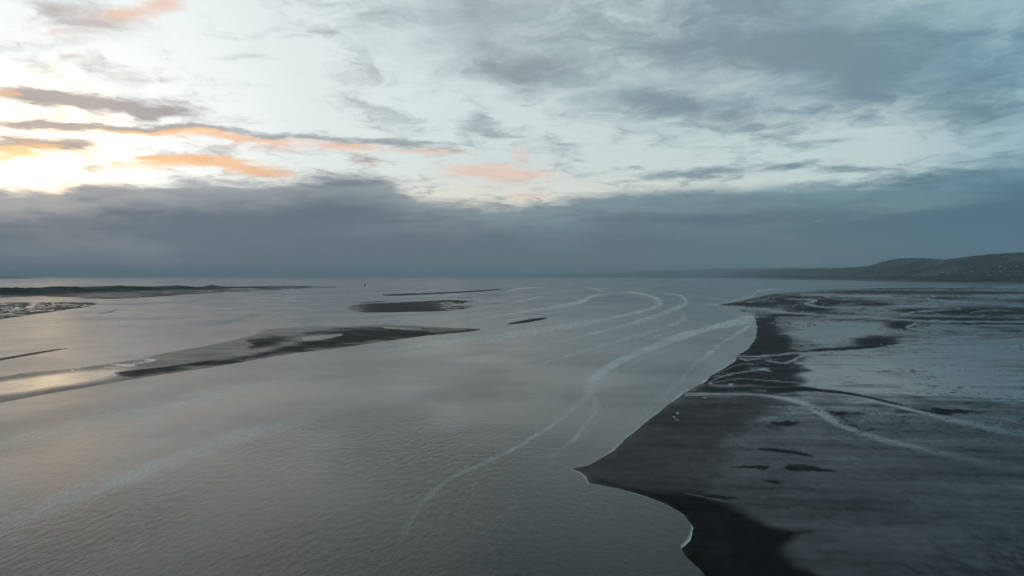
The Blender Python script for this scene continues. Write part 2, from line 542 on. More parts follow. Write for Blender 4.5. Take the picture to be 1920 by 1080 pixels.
def ground_material(name, c0, c1, scale, c2=None):
    m, k = new_mat(name)
    pos = k.new('ShaderNodeNewGeometry').outputs['Position']
    n = k.noise(pos, scale, 4.0, 0.6)
    n2 = k.noise(pos, scale * 0.22, 3.0, 0.5)
    col = k.mix(k.smooth(n, 0.35, 0.65), c0, c1)
    if c2:
        col = k.mix(k.smooth(n2, 0.48, 0.62), col, c2)
    b = k.new('ShaderNodeBsdfPrincipled')
    k.put(b.inputs['Base Color'], col)
    b.inputs['Roughness'].default_value = 0.95
    b.inputs['Specular IOR Level'].default_value = 0.1
    finish(k, b)
    return m


M_WATER = water_material()
M_SAND = sand_material()

# ------------------------------------------------------------------ water: one sheet to the horizon
azs = np.concatenate([np.arange(-180, -48, 4.0), np.arange(-48, 48, 0.1), np.arange(48, 180, 4.0)])
rows = np.concatenate([np.arange(519.0, 600, 0.75), np.arange(600, 1125, 2.1)])
rad = np.concatenate([[160000.0], CAM_H / np.tan(np.arctan((rows - 540.0) / F_PX) + PITCH), [100, 60, 25, 4]])
A, R = np.meshgrid(np.radians(azs), rad)
wx, wy = (R * np.sin(A)).ravel(), (R * np.cos(A)).ravel()
u, v = to_px(wx, wy)
front = (wy > 50) & (np.abs(u - 960) < 1500)
u = np.where(front, u, -9e4)
jx = (fbm(wx / 14, wy / 40, 3) - 0.5) * 9
jy = (fbm(wx / 14, wy / 40, 8) - 0.5) * 3.2
uj, vj = u + jx, v + jy * np.clip((v - 530) / 80, 0.15, 1.0)
foam = np.zeros_like(u)
for pts, soft in [
    ([(1416, 590, 4, .5), (1400, 599, 8, .75), (1340, 613, 5, .8), (1260, 637, 7, .8), (1190, 665, 6, .75), (1130, 695, 7, .75), (1112, 720, 8.5, .72), (1098, 748, 7, .6), (1070, 772, 4.5, .5),
      (1030, 800, 3.5, .42), (960, 842, 3.5, .4), (900, 872, 4, .36), (850, 895, 4, .32), (805, 930, 5, .34), (775, 962, 6, .32), (758, 1000, 6, .24), (750, 1040, 6, .16), (746, 1085, 6, .1)], 0.6),
    ([(1112, 738, 5, .4), (1119, 765, 5, .5), (1105, 790, 4, .45), (1075, 825, 4, .35), (1035, 857, 4, .2)], 0.6),
    ([(1408, 600, 6, .5), (1398, 616, 4, .55), (1375, 630, 3, .55), (1350, 645, 3, .5), (1335, 660, 4, .5), (1305, 682, 4, .32), (1270, 718, 5, .28), (1215, 772, 6, .2), (1180, 800, 6, .15)], 0.6),
    ([(1404, 577, 1.0, .5), (1414, 590, 1.2, .5), (1420, 612, 1.2, .65), (1416, 640, 1.4, .6), (1398, 655, 1.4, .5), (1378, 676, 1.6, .6), (1342, 700, 1.8, .7), (1310, 724, 1.9, .75), (1281, 737, 1.9, .7),
      (1246, 763, 1.9, .6), (1215, 789, 1.8, .5), (1182, 814, 1.8, .55), (1150, 844, 1.8, .5), (1104, 873, 1.6, .3)], 0.8),
    ([(700, 662, 4, .25), (820, 643, 4, .45), (960, 625, 4, .55), (1080, 608, 3, .55), (1160, 593, 3, .55), (1225, 577, 3, .6), (1238, 567, 4, .65), (1222, 556, 3, .6), (1190, 549, 2, .55), (1165, 546, 1.5, .4)], 0.6),
    ([(880, 645, 4, .2), (960, 631, 4, .5), (1050, 616, 4, .5), (1130, 604, 4, .25)], 0.7),
    ([(1240, 550, 1, .3), (1275, 554, 2.5, .5), (1286, 567, 4, .5), (1262, 580, 4, .5), (1240, 590, 4, .5), (1180, 607, 3.5, .5), (1080, 632, 3, .4), (1000, 645, 3, .2)], 0.6),
    ([(1282, 588, 4, .3), (1275, 603, 4, .4), (1220, 622, 4, .4), (1120, 650, 3, .4), (1060, 668, 3, .35), (960, 698, 3, .2), (900, 715, 3, .08)], 0.6),
    ([(880, 602, 3, .2), (960, 588, 2.5, .4), (1030, 577, 2.5, .45), (1085, 567, 4, .6), (1107, 557, 3, .5), (1135, 551, 1.5, .4), (1180, 547, 1.2, .3)], 0.6),
    ([(930, 574, 1.5, .2), (960, 568, 1.5, .4), (1015, 556, 1.5, .3)], 0.6), ([(950, 547, 1.2, .3), (975, 541, 1.5, .5), (1020, 538.5, 1, .25)], 0.6),
    ([(1095, 537, 1, .3), (1115, 542, 1.5, .5), (1135, 547, 1.2, .4)], 0.6), ([(1170, 531, .8, .4), (1200, 529, .8, .2)], 0.6),
    ([(1480, 541, .8, .3), (1424, 545, 1.5, .5), (1408, 556, 2, .5), (1375, 564, 2, .4), (1310, 573, 2, .25)], 0.6),
    ([(1345, 572, 2, .6), (1320, 574, 1.2, .4)], 0.6),
    # many thin current threads beside the strong ones
    ([(1330, 608, 1.2, .3), (1240, 628, 1.4, .4), (1160, 655, 1.4, .35), (1090, 690, 1.4, .25)], 0.7),
    ([(1300, 640, 1.4, .25), (1220, 668, 1.6, .35), (1170, 690, 1.6, .3), (1145, 720, 1.6, .2)], 0.7),
    ([(1230, 600, 1.3, .3), (1130, 622, 1.4, .35), (1020, 650, 1.4, .3), (920, 676, 1.4, .15)], 0.7),
    ([(1120, 598, 1.2, .3), (1030, 606, 1.2, .35), (940, 616, 1.2, .3), (850, 632, 1.2, .15)], 0.7),
    ([(1080, 640, 1.3, .2), (990, 664, 1.4, .3), (900, 690, 1.4, .2)], 0.7),
    ([(1050, 585, 1.1, .3), (960, 600, 1.1, .35), (900, 612, 1.1, .2)], 0.7),
    ([(1070, 720, 1.6, .2), (1040, 755, 1.8, .3), (990, 790, 1.8, .28), (930, 822, 1.8, .15)], 0.7),
    ([(1150, 740, 1.6, .2), (1130, 780, 1.8, .3), (1095, 815, 1.8, .25), (1060, 845, 1.8, .12)], 0.7),
    ([(1240, 735, 1.6, .2), (1200, 775, 1.8, .3), (1160, 810, 1.8, .25), (1115, 848, 1.6, .15)], 0.7),
    ([(1350, 560, 1.0, .3), (1310, 556, 1.0, .3), (1250, 540, .8, .2)], 0.7),
    ([(1220, 544, .9, .3), (1150, 540, .9, .3), (1080, 545, .9, .2)], 0.7),
    ([(1000, 560, 1.0, .3), (930, 572, 1.0, .3), (880, 582, 1.0, .15)], 0.7),
    # wide pale bands: sheen of slicks on the open channel, painted in foam colour
    ([(-40, 850, 16, .10), (150, 795, 20, .4), (300, 765, 18, .42), (420, 738, 15, .36), (520, 713, 12, .26), (660, 690, 10, .1)], 0.9),
    ([(-40, 1005, 12, .2), (100, 945, 18, .42), (250, 890, 15, .5), (350, 855, 13, .52), (430, 825, 15, .5), (560, 792, 12, .28), (640, 770, 10, .05)], 0.9),
    ([(120, 890, 10, .05), (260, 840, 10, .2), (420, 785, 9, .2), (560, 745, 8, .08)], 0.9),
    ([(150, 1060, 20, .05), (230, 1030, 20, .16), (300, 1010, 14, .05)], 0.9),
    ([(760, 700, 6, .1), (880, 680, 6, .3), (960, 667, 4, .15)], 0.9),
    ([(560, 985, 10, .04), (680, 940, 8, .14), (760, 905, 7, .16), (840, 880, 6, .1)], 0.9),
    ([(880, 930, 4, .15), (905, 890, 4, .2), (940, 855, 3, .15)], 0.7),
    # bright edge in the foreground bay
    ([(1284, 962, 3, .3), (1302, 985, 5, .75), (1299, 1008, 6, .85), (1282, 1025, 4, .8)], 0.6),
    ([(1165, 917, 1.5, .3), (1215, 932, 2, .35), (1255, 948, 2.5, .35), (1284, 964, 3, .4)], 0.6),
    ([(1072, 879, 1.5, .4), (1092, 889, 2, .45), (1103, 905, 2, .4)], 0.6),
]:
    foam = np.maximum(foam, stroke(uj, vj, pts, soft))
foam *= np.clip(0.3 + 1.3 * fbm(wx / 5, wy / 16, 21, 5, 0.65), 0, 1.2) * np.clip(0.6 + 0.8 * fbm(wx / 45, wy / 60, 23, 2), 0, 1.1)
calm = np.zeros_like(u)
for pts, soft in [
    ([(120, 652, 3, .6), (250, 637, 4, .55), (350, 620, 4, .55), (420, 605, 3, .5), (485, 590, 3, .4), (560, 580, 2, .1)], 0.9),
    ([(1390, 640, 8, .3), (1340, 690, 10, .35), (1260, 740, 14, .35), (1180, 810, 16, .3), (1110, 862, 14, .2)], 0.9),
    ([(640, 548, 2, .3), (760, 543, 2, .3), (900, 538, 1.5, .1)], 0.9),
]:
    calm = np.maximum(calm, stroke(uj, vj, pts, soft))
# broad, slow bands of smoother and ruffled water running with the channel
band = fbm((wx * 0.55 + wy * 0.85) / 420, (wx * 0.85 - wy * 0.55) / 90, 31, 3)
calm = np.clip(calm + sstep(0.52, 0.75, band) * 0.35, 0, 1)
water = link('water', mesh_np('water', np.stack([wx, wy, np.zeros_like(wx)], -1), grid_quads(len(rad), len(azs), True)[:, ::-1], M_WATER,
                              {'foam': np.clip(foam, 0, 1), 'calm': calm}), kind='structure', label='grey tidal channel with pale foam lines reaching the horizon')


# ------------------------------------------------------------------ sand banks and flats
def bank(name, outline, label, height, fields, step=1.6, edge=3.0, jitter=1.0, smooth_outline=True, zbase=0.0):
    """sand rising out of the water inside a traced outline; fields(u, v, x, y, sd) gives wet and tone"""
    out = catmull(outline, 4, True) if smooth_outline else np.asarray(outline, float)
    x0, x1 = out[:, 0].min() - 8, out[:, 0].max() + 8
    y0, y1 = max(out[:, 1].min() - 4, Y_HOR + 2), out[:, 1].max() + 4
    sy = min(step, max((y1 - y0) / 14, 0.35))
    us, vs_ = np.arange(x0, x1 + step, step * 1.25), np.arange(y0, y1 + sy, sy)
    U, V = np.meshgrid(us, vs_)
    U, V = U.ravel(), V.ravel()
    dep_dir_y = math.cos(PITCH) + (540.0 - V) / F_PX * math.sin(PITCH)
    dz_ = (540.0 - V) / F_PX * math.cos(PITCH) - math.sin(PITCH)
    t = -CAM_H / dz_
    X, Y = (U - 960) / F_PX * t, dep_dir_y * t
    sc = np.clip((V - 525) / 90, 0.15, 1.2) * jitter
    UJ = U + (fbm(X / 11, Y / 30, 41) - 0.5) * 16 * sc
    VJ = V + (fbm(X / 11, Y / 30, 47) - 0.5) * 5 * sc
    sd = sdist(UJ, VJ, out)
    prof = sstep(-edge * 0.5, edge * 2.5, sd)
    Z = height * prof * (0.7 + 0.6 * fbm(X / 35, Y / 35, 51)) - 0.12 * height * (1 - sstep(-edge * 0.5, 0.3, sd)) - 0.02 * (sd < 0) + zbase
    wet, tone = fields(UJ, VJ, X, Y, sd)
    keep = (sd > -edge * 1.2)
    q = grid_quads(len(vs_), len(us))
    q = q[keep[q].any(1)]
    used = np.unique(q)
    remap = np.zeros(len(U), np.int64)
    remap[used] = np.arange(len(used))
    me = mesh_np(name, np.stack([X, Y, Z], -1)[used], remap[q], M_SAND, {'wet': np.clip(wet, 0, 1)[used], 'tone': np.clip(tone, 0, 1)[used]})
    return link(name, me, kind='structure', label=label)


def f_plain(w, t, nw=0.5, nt=0.3, sx=25.0, sy=60.0, seed=5):
    def f(u, v, x, y, sd):
        n = fbm(x / sx, y / sy, seed, 4) - 0.5
        return np.full_like(u, w) + n * nw, np.full_like(u, t) + n * -nt
    return f


# the great flat at the right
flat_outline = [(1345, 572), (1385, 566), (1412, 559), (1445, 552), (1500, 546), (1570, 542.5), (1680, 540), (1800, 537), (1920, 536), (2060, 535), (2300, 537), (2700, 545), (2700, 1250), (1500, 1250),
                (1400, 1180), (1345, 1110), (1312, 1066), (1290, 1045), (1281, 1028), (1296, 1014), (1301, 988), (1284, 964), (1252, 945), (1210, 929), (1160, 915), (1106, 905), (1100, 893), (1088, 884), (1072, 878), (1106, 872),
                (1150, 845), (1182, 815), (1215, 790), (1246, 764), (1282, 738), (1310, 725), (1342, 700), (1378, 677), (1384, 668), (1400, 655), (1416, 640), (1420, 612), (1413, 592), (1384, 581), (1396, 577.5), (1400, 574.5)]


def f_flat(u, v, x, y, sd):
    n_l = fbm(x / 60, y / 60, 61, 4)
    n_s = fbm(x / 9, y / 16, 67, 4)
    n_t = fbm(x / 30, y / 12, 71, 5, 0.6)
    soft_ = 1 - 0.6 * sstep(740, 840, v)
    wet = 0.60 + ((n_l - 0.5) * 0.55 + (n_t - 0.5) * 0.7 + (n_s - 0.5) * 0.35) * soft_
    tone = 0.50 + (n_l - 0.5) * 0.2
    # standing film; the paler tone paints in part of its sky reflection
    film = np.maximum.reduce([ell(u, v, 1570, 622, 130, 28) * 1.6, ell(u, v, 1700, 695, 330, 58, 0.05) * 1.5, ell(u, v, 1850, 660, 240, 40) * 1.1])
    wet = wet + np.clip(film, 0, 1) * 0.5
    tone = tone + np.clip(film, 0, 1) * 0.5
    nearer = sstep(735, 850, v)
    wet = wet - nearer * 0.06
    lines = fbm(x / 75, (y + 0.10 * x) / 4.5, 231, 4, 0.6) - 0.5
    lg = sstep(585, 640, v) * (1 - 0.6 * sstep(740, 800, v))
    wet, tone = wet + lines * 0.8 * lg, tone + lines * 0.55 * lg
    # drained sand
    def dry(m, amount, dt=0.0):
        nonlocal wet, tone
        m = np.clip(m, 0, 1)
        wet = wet * (1 - m) + amount * m
        tone = tone + dt * m
    us_, vs_ = u + (n_s - 0.5) * 60, v + (fbm(x / 6, y / 10, 73, 4, .6) - 0.5) * 12
    rag = (n_s - 0.5) * 26 + (n_t - 0.5) * 30
    belt = sdist(u, v, [(1245, 760), (1300, 738), (1450, 740), (1440, 760), (1385, 800), (1345, 840), (1325, 880), (1300, 935), (1160, 925), (1080, 895), (1060, 875)])
    dry(sstep(-20, 18, belt + rag * 1.1), 0.16 + (n_t - 0.5) * 0.5, 0.36)
    shore = sdist(u, v, [(1282, 740), (1342, 695), (1395, 655), (1500, 665), (1500, 700), (1480, 740)])
    dry(sstep(-9, 9, shore + rag * 0.7) * sstep(0.36, 0.56, n_t + 0.06), 0.08, -0.15)
    col = sdist(u, v, [(1416, 596), (1450, 594), (1458, 618), (1480, 638), (1492, 655), (1478, 668), (1385, 672), (1412, 640)])
    dry(sstep(-5, 5, col + rag * 0.55), 0.10, -0.12)
    spit = sdist(u, v, [(1345, 572), (1412, 559), (1450, 553), (1540, 556), (1590, 566), (1560, 576), (1400, 576)])
    dry(sstep(-3, 3, spit + rag * 0.12) * sstep(0.30, 0.5, n_t), 0.06, -0.05)
    for (a, b, rx, ry, k) in [(1640, 642, 55, 16, 1.8), (1690, 610, 38, 11, 1.8), (1520, 580, 60, 7, 1.6), (1650, 548, 160, 4, 1.5), (1830, 549, 200, 4, 1.4), (1640, 571, 50, 4, 1.4), (1715, 583, 50, 5, 1.5),
                              (1840, 584, 180, 10, 1.7), (1760, 599, 260, 4.5, 1.7), (1900, 607, 220, 3.5, 1.5), (1500, 591, 110, 3.5, 1.5), (1600, 566, 90, 3, 1.2), (1760, 560, 120, 4, 1.0), (1950, 565, 120, 4, 1.2),
                              (1700, 541.5, 260, 1.6, 1.3), (1470, 672, 50, 7, 1.6)]:
        dry(ell(u, v, a, b, rx, ry) * k + (n_t - 0.5) * 0.9 * (ell(u, v, a, b, rx * 1.3, ry * 1.5) > 0), 0.05, -0.10)
    for (a, b, rx, ry, k) in [(1465, 796, 18, 4.5, 2), (1505, 882, 30, 8, 2.4), (1555, 884, 24, 4, 1.6), (1590, 777, 36, 6, 1.3), (1370, 763, 34, 4, 1.5), (1770, 773, 60, 8, 1.6), 
                              (1410, 878, 16, 4, 1.2), (1340, 934, 40, 5, 1.2), (1600, 800, 30, 4, .7), (1450, 905, 20, 5, .8)]:
        dry(sstep(0.12, 0.75, ell(us_, vs_, a, b, rx * 1.7, ry * 1.0) * k * (0.2 + 1.6 * n_t)), 0.05, -0.2)
    dry(stroke(u, v, [(1428, 844, 2, .7), (1470, 848, 3, 1), (1500, 852, 3, 1), (1524, 857, 2, .6)], .6), 0.0, -0.3)
    dry(stroke(u, v, [(1480, 662, 1.5, .6), (1540, 657, 2.5, 1), (1620, 653, 3, 1), (1660, 648, 3, .8)], .6), 0.0, -0.25)
    dry(stroke(u, v, [(1440, 734, 2, .7), (1500, 731, 4, 1), (1540, 734, 4, 1), (1600, 742, 3, 1), (1690, 761, 2, .7)], .5), 0.0, -0.25)
    # black mud of the foreground point
    mud = sdist(u, v, [(1130, 905), (1165, 914), (1225, 922), (1292, 926), (1360, 945), (1405, 966), (1445, 992), (1515, 1000), (1482, 1012), (1468, 1030), (1500, 1062), (1545, 1090), (1640, 1250), (1400, 1250), (1300, 1070),
                           (1275, 1027), (1300, 990), (1250, 945)])
    dry(sstep(-8, 8, mud + rag * 0.35), 0.0, -0.46)
    ridge = stroke(u, v, [(1310, 968, 10, .3), (1352, 1000, 12, .6), (1345, 1040, 14, .5), (1375, 1085, 14, .4)], .9)
    tone = tone + ridge * 0.16
    weed = 0.28 * sstep(0.48, 0.74, fbm(x / 2.6, y / 4, 81, 5, 0.65) + 0.22 * (sdist(u, v, [(1640, 1075), (1800, 1030), (1940, 985), (2700, 900), (2700, 1250), (1600, 1250)]) / 40).clip(-1.5, 0.7))
    dry(weed, 0.0, -0.40)
    # runnels of clear water
    run = np.zeros_like(u)
    for pts, soft in [
        ([(1284, 739, 2, .9), (1350, 740, 1.8, .9), (1430, 742, 2.0, .9), (1490, 752, 4, 1), (1530, 770, 5.5, 1), (1562, 792, 5, 1), (1610, 812, 4, .95), (1680, 832, 4, .8), (1760, 850, 5, .6), (1850, 868, 6, .4), (1960, 890, 8, .15)], .8),
        ([(1450, 741, 1, .6), (1530, 737, 1.5, .9), (1600, 745, 2, .9), (1680, 764, 2.5, 1), (1760, 783, 4, .9), (1840, 800, 5, .8), (1940, 822, 6, .6)], .8),
        ([(1385, 668, 1.2, .8), (1450, 668, 1.2, .9), (1480, 663, 1.5, 1), (1540, 661, 1.6, 1), (1620, 657, 1.6, 1), (1690, 647, 2, .8), (1750, 641, 2, .3)], .5),
        ([(1436, 676, 1, .6), (1466, 681, 1.4, .9), (1488, 676, 2, 1), (1510, 666, 2, .9)], .5),
        ([(1716, 608, 2, .9), (1701, 614, 2, .9), (1720, 619, 1.5, .8), (1760, 627, 1.5, .4)], .5),
        ([(1384, 579, 1.4, .8), (1432, 579.5, 2, .9), (1452, 584, 2, 1), (1500, 589, 1.5, .9), (1600, 594, 1.2, .9), (1750, 602, 1.2, .9), (1940, 605, 1.2, .9)], .5),
        ([(1500, 595.5, .9, .8), (1620, 598, .9, .7), (1780, 605, .9, .6)], .5),
        ([(1470, 560, 1.0, .7), (1530, 563, 1.6, .9), (1510, 570, 1.8, .9), (1545, 576, 1.4, .9), (1600, 580, 1, .5)], .5),
        ([(1500, 552, .9, .8), (1620, 556, 1, .8), (1760, 563, 1.2, .8), (1940, 576, 1.2, .7)], .5),
        ([(1650, 577, 1, .8), (1690, 574, 1.2, .8), (1760, 573, 1.2, .8)], .5),
        ([(1690, 590, 1.2, .8), (1720, 585, 1.5, .8), (1800, 580, 1.2, .6)], .5),
        ([(1820, 587, 1, .7), (1860, 582, 1.2, .7), (1900, 584, 1, .5)], .5),
        ([(1330, 716, 1.2, .7), (1372, 702, 1.4, .8), (1404, 697, 1.2, .8), (1432, 694, 2.5, .9), (1450, 698, 1, .5)], .5),
        ([(1310, 725, 1, .6), (1380, 712, 1, .7), (1470, 716, 1.2, .7), (1560, 722, 1.2, .4)], .5),
        ([(1345, 700, .8, .7), (1385, 684, 1, .7), (1420, 686, 1, .6)], .5),
        ([(1384, 672, .8, .8), (1400, 677, 1.2, .8), (1418, 674, .8, .6)], .5),
        ([(1282, 743, 1.2, .8), (1330, 744, 1, .6), (1400, 747, .8, .4)], .5),
        ([(1285, 927, 1, .5), (1320, 934, 1.5, .6), (1365, 943, 1, .4)], .5),
    ]:
        run = np.maximum(run, stroke(u, v, pts, soft))
    for (a, b, rx, ry) in [(1331, 718.5, 6, 2), (1371, 721, 7, 2.5), (1320, 747, 6, 2), (1273, 776, 5, 2.5), (1264, 783, 6, 2.5), (1268, 788, 6, 2)]:
        run = np.maximum(run, sstep(.1, .5, ell(u, v, a, b, rx, ry)))
    run = run * np.clip(0.45 + 1.1 * fbm(x / 5, y / 9, 85, 4, .6), 0, 1)
    wet = wet * (1 - run) + run * 1.0
    tone = tone + run * 0.22
    # fine braiding: thin threads of water and of drained sand, at every scale the flat shows
    wob = (n_s - 0.5) * 0.5
    for (sx, sy, seed, lo) in [(55, 40, 201, 0.94), (24, 17, 205, 0.95), (11, 9, 209, 0.955)]:
        r1 = 1 - np.abs(2 * fbm(x / sx + wob, y / sy + wob, seed, 3) - 1) * 1.6
        r2 = 1 - np.abs(2 * fbm(x / sx + 31 + wob, y / sy + wob, seed + 2, 3) - 1) * 1.6
        gate = sstep(0.42, 0.6, fbm(x / 90, y / 70, seed + 5, 2)) * (1 - 0.85 * sstep(-10, 10, mud)) * (1 - 0.72 * sstep(770, 860, v)) * (1 - 0.85 * sstep(-16, 8, belt))
        if sx < 50:
            gate = gate * sstep(680, 740, v) if sx > 20 else gate * sstep(730, 790, v)
        t1, t2 = sstep(lo, 0.995, r1) * gate, sstep(lo, 0.995, r2) * gate
        wet = wet * (1 - 0.6 * t1) + 0.95 * 0.6 * t1
        tone = tone + 0.12 * t1 - 0.14 * t2
        wet = wet * (1 - 0.55 * t2)
    wet = wet + (fbm(x / 2.2, y / 3.4, 221, 3, .7) - 0.5) * 0.16 * sstep(640, 760, v)
    return wet, tone


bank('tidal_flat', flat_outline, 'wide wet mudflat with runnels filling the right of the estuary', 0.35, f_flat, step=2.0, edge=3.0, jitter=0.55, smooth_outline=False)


# long bar at the left
def f_long(u, v, x, y, sd):
    n_l, n_t = fbm(x / 50, y / 50, 91, 4), fbm(x / 40, y / 14, 95, 5, 0.6)
    wet = 0.50 + (n_t - 0.5) * 0.25 + np.clip(ell(u, v, 60, 722, 230, 17, -0.14) * 2.2, 0, 1) * 0.55
    tone = 0.38 + (n_l - 0.5) * 0.2
    dark = sdist(u, v, [(470, 640), (490, 632), (540, 632), (600, 622), (660, 617), (780, 617), (900, 620), (840, 627), (700, 640), (620, 654), (540, 662), (430, 682), (250, 706), (230, 702), (330, 688), (420, 672), (480, 664), (470, 650)])
    m = sstep(-3, 5, dark + (n_t - 0.5) * 22)
    film = np.maximum(ell(u, v, 585, 634, 62, 9, -0.08) * 1.8, ell(u, v, 470, 662, 90, 9, -0.2) * 1.2)
    film = np.maximum(film, ell(u, v, 540, 645, 40, 6) * 1.4)
    m = m * (1 - np.clip(film + (n_t - 0.5), 0, 1))
    wet = wet * (1 - m) + 0.04 * m
    tone = tone - m * 0.24
    line = stroke(u, v, [(215, 701, 1, .6), (300, 692, 1.5, .9), (400, 679, 1.5, .6)], .6)
    wet, tone = wet * (1 - line), tone - 0.2 * line
    pool = np.zeros_like(u)
    for pts in [[(188, 683, 1.5, 1), (205, 683, 1.5, 1), (230, 686.5, 2.5, 1), (252, 686, 2, 1)], [(195, 690, 1, 1), (225, 690, 1, 1)], [(135, 696, 1.5, 1), (142, 691, 1.5, 1), (150, 693, 1, 1)],
                [(250, 682, 1, 1), (268, 681, 1.2, 1)], [(270, 675, 1, 1), (290, 676, 1.5, 1), (272, 680, 1.5, 1)], [(572, 636, 3, 1), (600, 634, 3, 1), (640, 628, 1.5, 1)], [(720, 615, 1, .8), (760, 617, 1, .8), (790, 618, .8, .6)]]:
        pool = np.maximum(pool, stroke(u, v, pts, .5))
    wet = wet * (1 - pool) + pool
    return wet, tone + pool * 0.4


long_outline = [(-160, 735), (-60, 720), (0, 707), (60, 698), (130, 692), (190, 684), (260, 674), (310, 662), (380, 650), (440, 638), (478, 628), (500, 618), (560, 613), (640, 612), (720, 609), (780, 611), (850, 615), (905, 617),
                (880, 622), (800, 629), (720, 640), (640, 652), (560, 661), (470, 676), (380, 691), (300, 703), (220, 716), (130, 731), (60, 744), (0, 755), (-80, 771), (-160, 790)]
bank('sandbank', long_outline, 'long wet sandbar at the left with dark drained sand on its tip', 0.45, f_long, step=1.6, edge=1.5, jitter=0.18, smooth_outline=False)


def f_island(u, v, x, y, sd):
    n_t = fbm(x / 40, y / 40, 105, 5, 0.6)
    m = sstep(0.8, 3.5, sd + (n_t - .5) * 2) * (1 - sstep(665, 690, u) * 0 )
    wet = 0.42 - 0.34 * sstep(655, 700, u + (n_t - .5) * 60) + sstep(780, 880, u) * sstep(0.50, 0.60, n_t) * 0.95
    tone = 0.55 - 0.22 * m
    return wet, tone


bank('sandbank', [(652, 578), (662, 572), (690, 569.5), (740, 567.5), (800, 564.5), (850, 562.5), (890, 563.5), (872, 567), (868, 570), (890, 573), (870, 579), (830, 583), (760, 585), (700, 586), (668, 584)],
     'oval brown sandbank with rounded left end in mid channel', 0.5, f_island, step=1.2, edge=1.0, jitter=0.15)
bank('sandbank', [(715, 553), (740, 551.3), (800, 549.3), (870, 546), (940, 541.8), (938, 543), (880, 548), (800, 552), (740, 554.3)],
     'thin dark sand spit behind the oval sandbank', 0.4, f_plain(0.1, 0.3), step=1.0, edge=0.6, jitter=0.1)
bank('sandbank', [(662, 568), (690, 566.2), (722, 564.6), (720, 565.8), (690, 567.6)], 'tiny sliver of sand touching the left of the oval sandbank', 0.3, f_plain(0.15, 0.35), step=0.9, edge=0.5, jitter=0.1)
bank('sandbank', [(952, 607), (975, 602), (1000, 597.5), (1026, 595.5), (1018, 599), (985, 605), (958, 608)], 'short dark sand sliver right of the long sandbar tip', 0.35, f_plain(0.05, 0.22), step=1.0, edge=0.7, jitter=0.15)
bank('sandbank', [(-120, 691), (-40, 679), (0, 672), (60, 662), (131, 651.5), (90, 660), (30, 670.5), (0, 676), (-40, 684), (-120, 700)], 'narrow dark bar running in at the left edge', 0.5, f_plain(0.25, 0.35), step=1.4, edge=0.8, jitter=0.1)
bank('sandbank', [(182, 589), (200, 585.5), (214, 579.5), (223, 580.5), (212, 585), (195, 588.5)], 'tiny smudge of sand beyond the mottled bank', 0.25, f_plain(0.5, 0.4), step=0.9, edge=0.5, jitter=0.1)
bank('sandbank', [(32, 702), (40, 700.5), (41, 702), (34, 703)], 'tiny dark patch of sand just off the long sandbar', 0.2, f_plain(0.2, 0.3), step=0.6, edge=0.3, jitter=0.05)


def f_mottled(u, v, x, y, sd):
    n_t = fbm(x / 16, y / 34, 115, 4, 0.6)
    p = sstep(0.50, 0.64, n_t)
    return 0.15 + p * 0.6, 0.42 + p * 0.2


bank('sandbank', [(-200, 572), (-60, 569), (60, 567), (130, 566.5), (183, 568.5), (165, 575), (130, 580), (80, 587), (30, 594), (0, 599), (-80, 612), (-200, 620)], 'grey mudbank mottled with pools at the far left', 0.4, f_mottled, step=1.3, edge=1.0, jitter=0.3)
bank('sandbank', [(-300, 562), (-100, 559), (0, 557.5), (60, 555.5), (110, 556.5), (170, 559), (210, 560.5), (270, 557.5), (330, 553.5), (400, 549), (480, 545), (570, 541), (650, 537.8), (560, 538), (300, 540), (-100, 545), (-300, 548)],
     'brown sand beach below the low dunes', 0.9, f_plain(0.30, 0.62, 0.9, 0.2, 60, 90, 12), step=1.3, edge=0.8, jitter=0.3)

# ------------------------------------------------------------------ far land
M_HILL = ground_material('heath and wood', (0.040, 0.046, 0.036, 1), (0.062, 0.064, 0.048, 1), 0.012, (0.085, 0.086, 0.062, 1))
M_DUNE = ground_material('dune grass', (0.045, 0.048, 0.036, 1), (0.072, 0.066, 0.050, 1), 0.03, (0.100, 0.086, 0.068, 1))
M_LEAF = ground_material('far foliage', (0.018, 0.026, 0.017, 1), (0.036, 0.044, 0.028, 1), 0.06)


def px_height(y, dist, x=960.0):
    """height of a point that stands dist metres ahead (along the view) and shows at row y"""
    v = px_dir(x, y)
    return CAM_H + v[2] / v[1] * dist


def interp(x, tab):
    t = np.asarray(tab, float)
    return np.interp(x, t[:, 0], t[:, 1])


